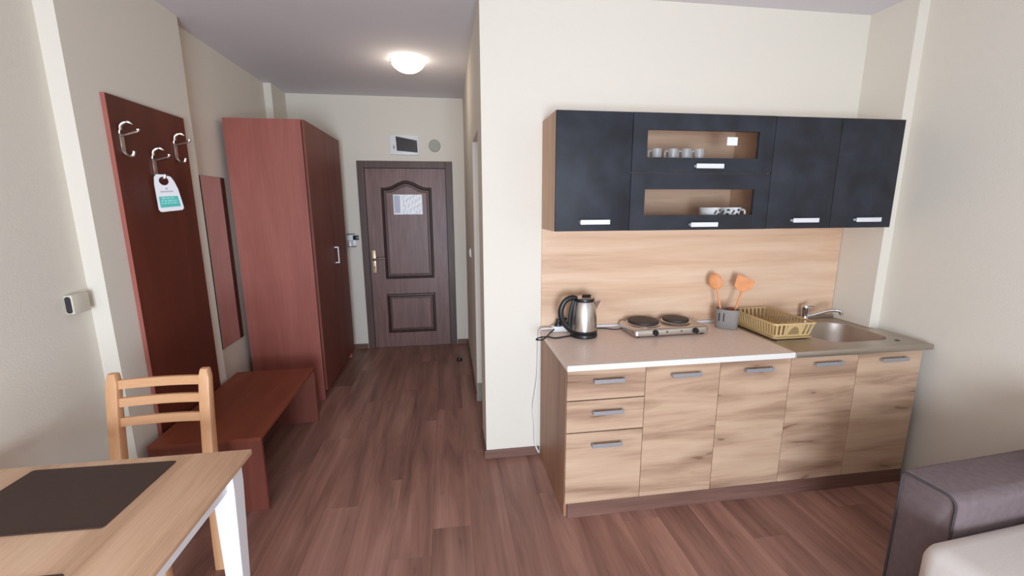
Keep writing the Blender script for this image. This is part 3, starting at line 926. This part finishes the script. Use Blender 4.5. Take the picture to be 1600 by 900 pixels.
def porcelain_cup(x, y, label, hang):
    o = thing('patterned_cup', label, 'cup', (x, y, UZ0 + .016), hang, 'patterned cups behind the lower pane')
    bm = bmesh.new()
    lathe(bm, [(.0, .001), (.04, .001), (.046, .01), (.057, .1), (.058, .102), (.055, .102), (.053, .098), (.044, .014), (.0, .012)], 0, 0, 28)
    b_ = mk('cup_body', bm, 'porcelain', o, smooth=True)
    bm = bmesh.new()
    for i in range(6):
        a = math.radians(200 + i * 28)
        for q in range(3):
            z = .05 + .016 * q + .006 * ((i + q) % 2)
            aa = a + .09 * (q - 1); r = .0512 + .11 * (z - .06) + .001
            cx, cy = r * math.cos(aa), r * math.sin(aa)
            t = Vector((-math.sin(aa), math.cos(aa), 0)); nrm = Vector((math.cos(aa), math.sin(aa), 0.1))
            w, h = .006 + .003 * (i % 2), .006
            base = Vector((cx, cy, z))
            vs = [bm.verts.new(base + t * (w * math.cos(k)) + Vector((0, 0, h * math.sin(k))) + nrm * .001) for k in [math.pi * j / 4 for j in range(8)]]
            bm.faces.new(vs)
    mo = mk('printed_motif', bm, 'print', b_)
    md = mo.modifiers.new('s', 'SOLIDIFY'); md.thickness = .0006
    bm = bmesh.new()
    tube(bm, smooth_path([(.053, 0, .088), (.08, 0, .088), (.086, 0, .065), (.072, 0, .04), (.047, 0, .03)], 4), .006, 8)
    mk('cup_handle', bm, 'porcelain', o, smooth=True)
porcelain_cup(.905, -.235, 'left white cup with dark leaf print behind the lower pane', 1.2)
porcelain_cup(1.03, -.235, 'right white cup with dark print and visible handle behind lower pane', -.1)

# ------------------------------------------------------------------ kettle
kt = thing('electric_kettle', 'stainless steel electric kettle with black handle on worktop', 'kettle', (.218, -.165, ZW))
bm = bmesh.new(); lathe(bm, [(0, .0008), (.076, .0008), (.079, .004), (.079, .018), (.077, .022), (0, .022)], 0, 0, 36)
mk('power_base', bm, 'black', kt, smooth=True)
bm = bmesh.new(); lathe(bm, [(.074, .0225), (.077, .027), (.077, .04), (.075, .041)], 0, 0, 36)
mk('lower_band', bm, 'black', kt, smooth=True)
bm = bmesh.new(); lathe(bm, [(.075, .0415), (.0755, .07), (.073, .12), (.066, .17), (.057, .205), (.054, .21)], 0, 0, 40)
body = mk('kettle_body', bm, 'steel', kt, smooth=True)
bm = bmesh.new()
loft(bm, [[(.056, -.022, .205), (.056, .022, .205), (.066, .012, .15), (.066, -.012, .15)], [(.098, -.004, .209), (.098, .004, .209), (.072, .004, .162), (.072, -.004, .162)]], True, True)
mk('spout', bm, 'steel', body)
bm = bmesh.new(); lathe(bm, [(.056, .207), (.058, .215), (.056, .224), (.05, .226)], 0, 0, 32)
mk('lid_collar', bm, 'black', kt, smooth=True)
bm = bmesh.new(); lathe(bm, [(.05, .226), (.045, .231), (.0, .233)], 0, 0, 32)
lid = mk('lid', bm, 'steel', kt, smooth=True)
bm = bmesh.new(); lathe(bm, [(.0, .2335), (.022, .2335), (.024, .238), (.018, .244), (.0, .245)], .012, 0, 18, 1.2, .8)
mk('lid_knob', bm, 'black', lid, smooth=True)
bm = bmesh.new()
hp = smooth_path([(-.045, 0, .222), (-.075, 0, .228), (-.112, 0, .21), (-.134, 0, .17), (-.136, 0, .125), (-.116, 0, .08), (-.09, 0, .048), (-.072, 0, .032)], 6)
tube(bm, hp, [.013 + .004 * math.sin(math.pi * i / len(hp)) for i in range(len(hp))], 10, flat=.8)
tube(bm, smooth_path([(-.062, 0, .215), (-.078, 0, .15), (-.085, 0, .09), (-.082, 0, .035)], 5), .012, 8)
mk('kettle_handle', bm, 'black', kt, smooth=True)

# power strip, plugs, cables
ps = thing('power_strip', 'white power strip lying behind the kettle', 'power strip', (.155, -.058, ZW), math.radians(1))
box('strip_body', 'white', (-.10, .12, -.024, .024, .001, .036), ps, bev=.005)
bm = bmesh.new(); lathe(bm, [(0, .0362), (.019, .0362), (.019, .0375), (0, .0375)], .03, 0, 18)
mk('socket', bm, 'greyprint', ps, smooth=True)
pg = thing('kettle_plug', 'black power plug with cord looping over the worktop edge', 'plug', (.1, -.058, ZW + .037))
pg.location = (.095, -.058, ZW + .0368)
bm = bmesh.new()
lathe(bm, [(0, .0012), (.02, .0012), (.02, .014), (.015, .022), (.014, .036), (0, .04)], 0, 0, 18)
tube(bm, [(.0, 0, .028), (.03, -.004, .032), (.05, -.006, .044)], [.013, .010, .006], 10)
mk('plug_body', bm, 'black', pg, smooth=True)
bm = bmesh.new()
P = pg.location
wp = [(.08, -.06, ZW + .05), (.06, -.085, ZW + .02), (.03, -.12, ZW + .012), (.0, -.17, ZW + .008), (-.035, -.205, ZW + .0), (-.072, -.215, ZW + .006), (-.05, -.222, ZW + .02), (.0, -.195, ZW + .012), (.04, -.2, ZW + .005), (.1, -.185, ZW + .005), (.16, -.17, ZW + .006), (.158, -.168, ZW + .006)]
tube(bm, smooth_path([Vector(p) - P for p in wp], 6), .0042, 8)
mk('cord', bm, 'black', pg, smooth=True)

cw = [(.055, -.062, ZW + .02), (.02, -.06, ZW + .022), (-.012, -.045, ZW + .01), (-.018, -.035, .8), (-.02, -.03, .7), (-.024, -.03, .55), (-.04, -.03, .42), (-.05, -.03, .33), (-.04, -.03, .22), (-.038, -.03, .12), (-.03, -.03, .07), (-.012, -.03, .03)]
bm = bmesh.new(); tube(bm, smooth_path(cw, 6), .0045, 8)
tag(mk('white_cable', bm, 'white', smooth=True), 'white cable hanging down wall beside the drawer cabinet', 'cable')

# ------------------------------------------------------------------ double hotplate
hb = thing('double_hotplate', 'silver double hotplate with two dark burners on worktop', 'hotplate', (.715, -.15, ZW), math.radians(1.5))
bm = bmesh.new()
R = lambda d, z, r=.02: [(a, b, z) for a, b in rrect(-.232 + d, .232 - d, -.115 + d, .115 - d, r, 5)]
loft(bm, [R(.004, .010), R(0, .012), R(0, .034), R(.004, .045), R(.012, .05)], True, True)
hbody = mk('housing', bm, 'steel', hb, smooth=True)
for sx in (-1, 1):
    for sy in (-1, 1):
        bm = bmesh.new(); lathe(bm, [(0, .0008), (.012, .0008), (.014, .0099), (0, .0099)], sx * .2, sy * .09, 12)
        mk('rubber_foot', bm, 'black', hb, smooth=True)
for cx, r, cy in ((-.118, .094, .018), (.095, .08, .022)):
    bm = bmesh.new(); lathe(bm, [(r + .004, .0505), (r + .006, .054), (r, .058), (0, .058)], cx, cy, 40)
    bt = mk('burner_ring', bm, 'steel', hb, smooth=True)
    bm = bmesh.new(); lathe(bm, [(r - .004, .0582), (r - .002, .062), (r - .004, .070), (r - .012, .072), (.02, .071), (0, .07)], cx, cy, 40)
    mk('burner_plate', bm, 'iron', bt, smooth=True)
for cx in (-.108, .142):
    bm = bmesh.new()
    lathe(bm, [(0, 0), (.017, 0), (.017, .005), (.013, .016), (0, .018)], 0, 0, 18)
    bx(bm, -.003, .003, -.015, .015, .012, .02)
    for v in bm.verts:
        x_, y_, z_ = v.co
        v.co = Vector((cx + x_, -.1155 - z_, .03 + y_))
    mk('control_knob', bm, 'black', hb, smooth=True)
for cx in (-.035, .055):
    bm = bmesh.new()
    lathe(bm, [(0, 0), (.005, 0), (.004, .003), (0, .004)], 0, 0, 10)
    for v in bm.verts:
        x_, y_, z_ = v.co
        v.co = Vector((cx + x_, -.1155 - z_, .03 + y_))
    mk('indicator_light', bm, plain('dark_red_lens', srgb(90, 20, 16), .3) if cx > 0 else 'black', hb, smooth=True)
bm = bmesh.new()
tube(bm, smooth_path([Vector((.477, -.12, ZW + .02)), Vector((.44, -.1, ZW + .008)), Vector((.38, -.06, ZW + .006)), Vector((.32, -.055, ZW + .008)), Vector((.279, -.056, ZW + .02))], 6), .0035, 8)
tag(mk('hotplate_cord', bm, 'black', smooth=True), 'black cord from hotplate to power strip behind kettle', 'cord')

# ------------------------------------------------------------------ utensil holder and utensils
uh = thing('utensil_holder', 'grey oval plastic utensil holder beside the dish rack', 'utensil holder', (1.13, -.155, ZW), math.radians(-38))
def oval(a, b, z, n=32, p=2.6):
    out = []
    for i in range(n):
        t = 2 * math.pi * i / n
        c, s = math.cos(t), math.sin(t)
        out.append((a * math.copysign(abs(c) ** (2 / p), c), b * math.copysign(abs(s) ** (2 / p), s), z))
    return out
bm = bmesh.new()
loft(bm, [oval(.06, .036, .001), oval(.062, .038, .004), oval(.067, .043, .118), oval(.068, .044, .122), oval(.065, .041, .122), oval(.06, .036, .01)], True, True)
hd = mk('holder_cup', bm, 'greyplastic', uh, smooth=True)
for cx in (-.04, -.015):
    bm = bmesh.new(); bx(bm, cx - .003, cx + .003, -.0425, -.0412, .05, .1)
    mk('slot', bm, 'black', hd)
def utensil(name, label, base, top, head):
    o = thing(name, label, 'utensil', base)
    v = Vector(top) - Vector(base)
    bm = bmesh.new(); tube(bm, [(0, 0, 0), v * .5, v], [.0055, .006, .0065], 8)
    mk('stem', bm, 'orangewood', o, smooth=True)
    zax = v.normalized(); view = (Vector(CAM) - Vector(top)); view.z = 0
    yax = Vector((-0.6, -0.8, 0)); yax = (yax - zax * yax.dot(zax)).normalized(); xax = yax.cross(zax)
    bm = bmesh.new()
    if head == 'spoon':
        n = 14; loops = []
        for i in range(n + 1):
            t = i / n
            w = .033 * math.sqrt(max(0, 1 - (2 * t ** .85 - 1) ** 2)) + .004
            th = .006 * min(1, 6 * (1 - t) + .3)
            L = v + zax * (t * .1 - .004)
            loops.append([L + xax * w * math.cos(q) + yax * (th * math.sin(q) + .008 * math.sin(math.pi * t)) for q in [2 * math.pi * j / 12 for j in range(12)]])
        loft(bm, loops, True, True)
        mk('spoon_bowl', bm, 'orangewood', o, smooth=True)
    else:
        pts = [(-.007, -.005), (-.03, .012), (-.048, .03), (-.05, .08), (.05, .095), (.054, .088), (.05, .02), (.03, .004), (.007, -.005)]
        prof = lambda d: [v + xax * a + zax * b + yax * d for a, b in pts]
        loft(bm, [prof(-.003), prof(.003)], True, True)
        mk('spatula_blade', bm, 'orangewood', o, bevel=.002)
utensil('wooden_spoon', 'orange wooden spoon with oval head in grey holder', (1.115, -.145, ZW + .02), (1.078, -.11, ZW + .24), 'spoon')
utensil('wooden_spatula', 'orange wooden spatula with square blade in grey holder', (1.145, -.165, ZW + .02), (1.225, -.14, ZW + .225), 'spatula')
tl_ = thing('serving_spoon', 'short dark red spoon lying across the grey holder', 'utensil', (1.142, -.168, ZW + .02))
bm = bmesh.new(); tube(bm, [(0, 0, 0), (-.006, -.004, .092)], .004, 8)
darkred = plain('dark_red_wood', srgb(112, 52, 44), .5)
mk('stem', bm, darkred, tl_, smooth=True)
bm = bmesh.new(); loft(bm, [[(-.009 + r * 1.0 * math.cos(q), -.006 + r * .8 * math.sin(q), z) for q in [2 * math.pi * j / 14 for j in range(14)]] for r, z in ((.004, .094), (.02, .1), (.024, .108), (.016, .113), (.004, .112))], True, True)
mk('spoon_head', bm, darkred, tl_, smooth=True)

# ------------------------------------------------------------------ dish rack
dr_ = thing('dish_rack', 'tan plastic dish rack with slotted sides on sink drainer', 'dish rack', (1.364, -.228, ZW))
a0, b0, zb, zt = .113, .178, .012, .09
def rk(t): return a0 + .016 * t, b0 + .016 * t, zb + (zt - zb) * t
bm = bmesh.new()
o1 = lambda d, z, r=.02: [(p, q, z) for p, q in rrect(-.122 + d, .122 - d, -.19 + d, .19 - d, r, 4)]
loft(bm, [o1(.004, .0008), o1(0, .006), o1(0, .012), o1(.004, .012), o1(.006, .006)], True, True)
mk('drip_tray', bm, 'tan', dr_, smooth=True)
bm = bmesh.new()
A, B, _ = rk(1)
o2 = lambda d, z: [(p, q, z) for p, q in rrect(-A + d - .006, A - d + .006, -B + d - .006, B - d + .006, .022, 5)]
loft(bm, [o2(0, zt - .006), o2(0, zt + .004), o2(.012, zt + .004), o2(.012, zt - .006), o2(0, zt - .006)])
bmesh.ops.remove_doubles(bm, verts=bm.verts[:], dist=1e-6)
mk('rim', bm, 'tan', dr_, smooth=True)
bm = bmesh.new()
A0, B0, _ = rk(0)
o3 = lambda d, z: [(p, q, z) for p, q in rrect(-A0 + d - .003, A0 - d + .003, -B0 + d - .003, B0 - d + .003, .016, 5)]
loft(bm, [o3(0, zb + .001), o3(0, zb + .012), o3(.008, zb + .012), o3(.008, zb + .001), o3(0, zb + .001)])
bmesh.ops.remove_doubles(bm, verts=bm.verts[:], dist=1e-6)
mk('bottom_rim', bm, 'tan', dr_, smooth=True)
def slat(bm, p, q, w, along):
    p, q = Vector(p), Vector(q); t = Vector(along) * w / 2
    nrm = (q - p).cross(t).normalized() * .002
    loft(bm, [[p - t - nrm, p + t - nrm, p + t + nrm, p - t + nrm], [q - t - nrm, q + t - nrm, q + t + nrm, q - t + nrm]], True, True)
bm = bmesh.new()
for s in (-1, 1):
    n = 17
    for i in range(n):
        t = -1 + 2 * i / (n - 1)
        slat(bm, (s * A0, t * (B0 - .012), zb + .006), (s * A, t * (B - .014), zt), .011, (0, 1, 0))
    for i in range(9):
        t = -1 + 2 * i / 8
        if s < 0 and abs(t) < .3: continue
        slat(bm, (t * (A0 - .012), s * B0, zb + .006), (t * (A - .014), s * B, zt), .013, (1, 0, 0))
o = mk('side_slats', bm, 'tan', dr_); o['kind'] = 'stuff'
bm = bmesh.new()
for i in range(13):
    t = -1 + 2 * i / 12
    bx(bm, -A0 + .006, A0 - .006, t * (B0 - .015) - .004, t * (B0 - .015) + .004, zb + .001, zb + .006)
    for sx in (-.035, .045): bx(bm, sx - .003, sx + .003, t * (B0 - .015) - .003, t * (B0 - .015) + .003, zb + .006, zb + .045)
o = mk('plate_ribs', bm, 'tan', dr_); o['kind'] = 'stuff'
# arched grip panel in the near end
bm = bmesh.new()
y0_, y1_ = -B0 - .001, -B - .001
n = 12
outer_ = [(-.05, zb + .006), (-.046, zt), (.046, zt), (.046, zb + .006)]
arcp = [(.036 * math.cos(math.pi * i / n), zb + .006 + .054 * math.sin(math.pi * i / n)) for i in range(n + 1)]
poly = [(.046, zb + .006), (.046, zt), (-.046, zt), (-.046, zb + .006)] + list(reversed(arcp))
def yy_(z): return y0_ + (y1_ - y0_) * (z - zb) / (zt - zb)
fr = [bm.verts.new((a, yy_(z) - .002, z)) for a, z in poly]; bk = [bm.verts.new((a, yy_(z) + .002, z)) for a, z in poly]
f1 = bm.faces.new(fr); f2 = bm.faces.new(list(reversed(bk)))
for i in range(len(poly)): bm.faces.new((fr[i], bk[i], bk[(i + 1) % len(poly)], fr[(i + 1) % len(poly)]))
bmesh.ops.triangulate(bm, faces=[f1, f2])
mk('grip_arch', bm, 'tan', dr_)

# ------------------------------------------------------------------ sofa
sf = thing('sofa', 'mauve grey fabric sofa with cream seat cushion at right edge', 'sofa', (1.17, -1.215, 0), math.radians(4))
# local: x runs back towards the right wall, -y runs along the sofa towards the camera side
AL, AW, AH, SL = .72, .19, .575, 1.7
def arm_loop(x, y0, y1, r0, r1, z0, z1, k=6):
    # section in the YZ plane: rounded top corners (r0 on outer y1 side, r1 on inner y0 side)
    pts = [(y1, z0)]
    for i in range(k + 1):
        a = math.radians(90 * i / k); pts.append((y1 - r0 + r0 * math.cos(a), z1 - r0 + r0 * math.sin(a)))
    for i in range(k + 1):
        a = math.radians(90 + 90 * i / k); pts.append((y0 + r1 + r1 * math.cos(a), z1 - r1 + r1 * math.sin(a)))
    pts.append((y0, z0))
    return [(x, a, b) for a, b in pts]
def arm(name, y0, y1, r0, r1):
    bm = bmesh.new()
    loft(bm, [arm_loop(.006, y0 + .004, y1 - .004, r0, r1, .062, AH - .004), arm_loop(0.0, y0 + .01, y1 - .01, r0, r1, .065, AH - .01)][::-1] +
         [arm_loop(.012, y0, y1, r0, r1, .06, AH), arm_loop(AL, y0, y1, r0, r1, .06, AH)], True, True)
    o = mk(name, bm, 'sofa', sf, smooth=True)
    bm = bmesh.new()
    tube(bm, [(-.002, b, c) for _, b, c in arm_loop(0, y0 + .008, y1 - .008, r0, r1, .064, AH - .008)], .0045, 6)
    mk('piping', bm, 'piping', o, smooth=True)
arm('armrest', -AW, 0, .02, .035)
arm('armrest', -SL, -SL + AW, .035, .02)
bm = bmesh.new(); bx(bm, -.15, AL, -SL + AW + .002, -AW - .002, .06, .25, bev=.015)
mk('seat_base', bm, 'sofa', sf, smooth=True)
def cushion(name, mat, d, bev, parent, seg=5):
    bm = bmesh.new(); bx(bm, *d, bev=bev, seg=seg)
    c = Vector(((d[0] + d[1]) / 2, (d[2] + d[3]) / 2, (d[4] + d[5]) / 2))
    return mk(name, bm, mat, parent, smooth=True)
cushion('seat_cushion', 'creamfabric', (-.185, AL - .21, -SL + AW + .004, -AW - .004, .252, .465), .065, sf)
cushion('back_frame', 'sofa', (AL - .09, AL + .06, -SL, -.0, .06, .74), .03, sf) if False else None
cushion('backrest', 'sofa', (AL - .2, AL + .02, -SL + AW + .004, -AW - .006, .252, .80), .05, sf)
cushion('throw_cushion', 'creamfabric', (AL - .30, AL - .205, -SL + AW + .1, -AW - .03, .468, .68), .04, sf)
for xx in (.05, AL - .08):
    for yv in (-.09, -SL + .09):
        bm = bmesh.new(); lathe(bm, [(0, .0005), (.018, .0005), (.024, .0595), (0, .0595)], xx, yv, 14)
        mk('foot', bm, 'black', sf, smooth=True)
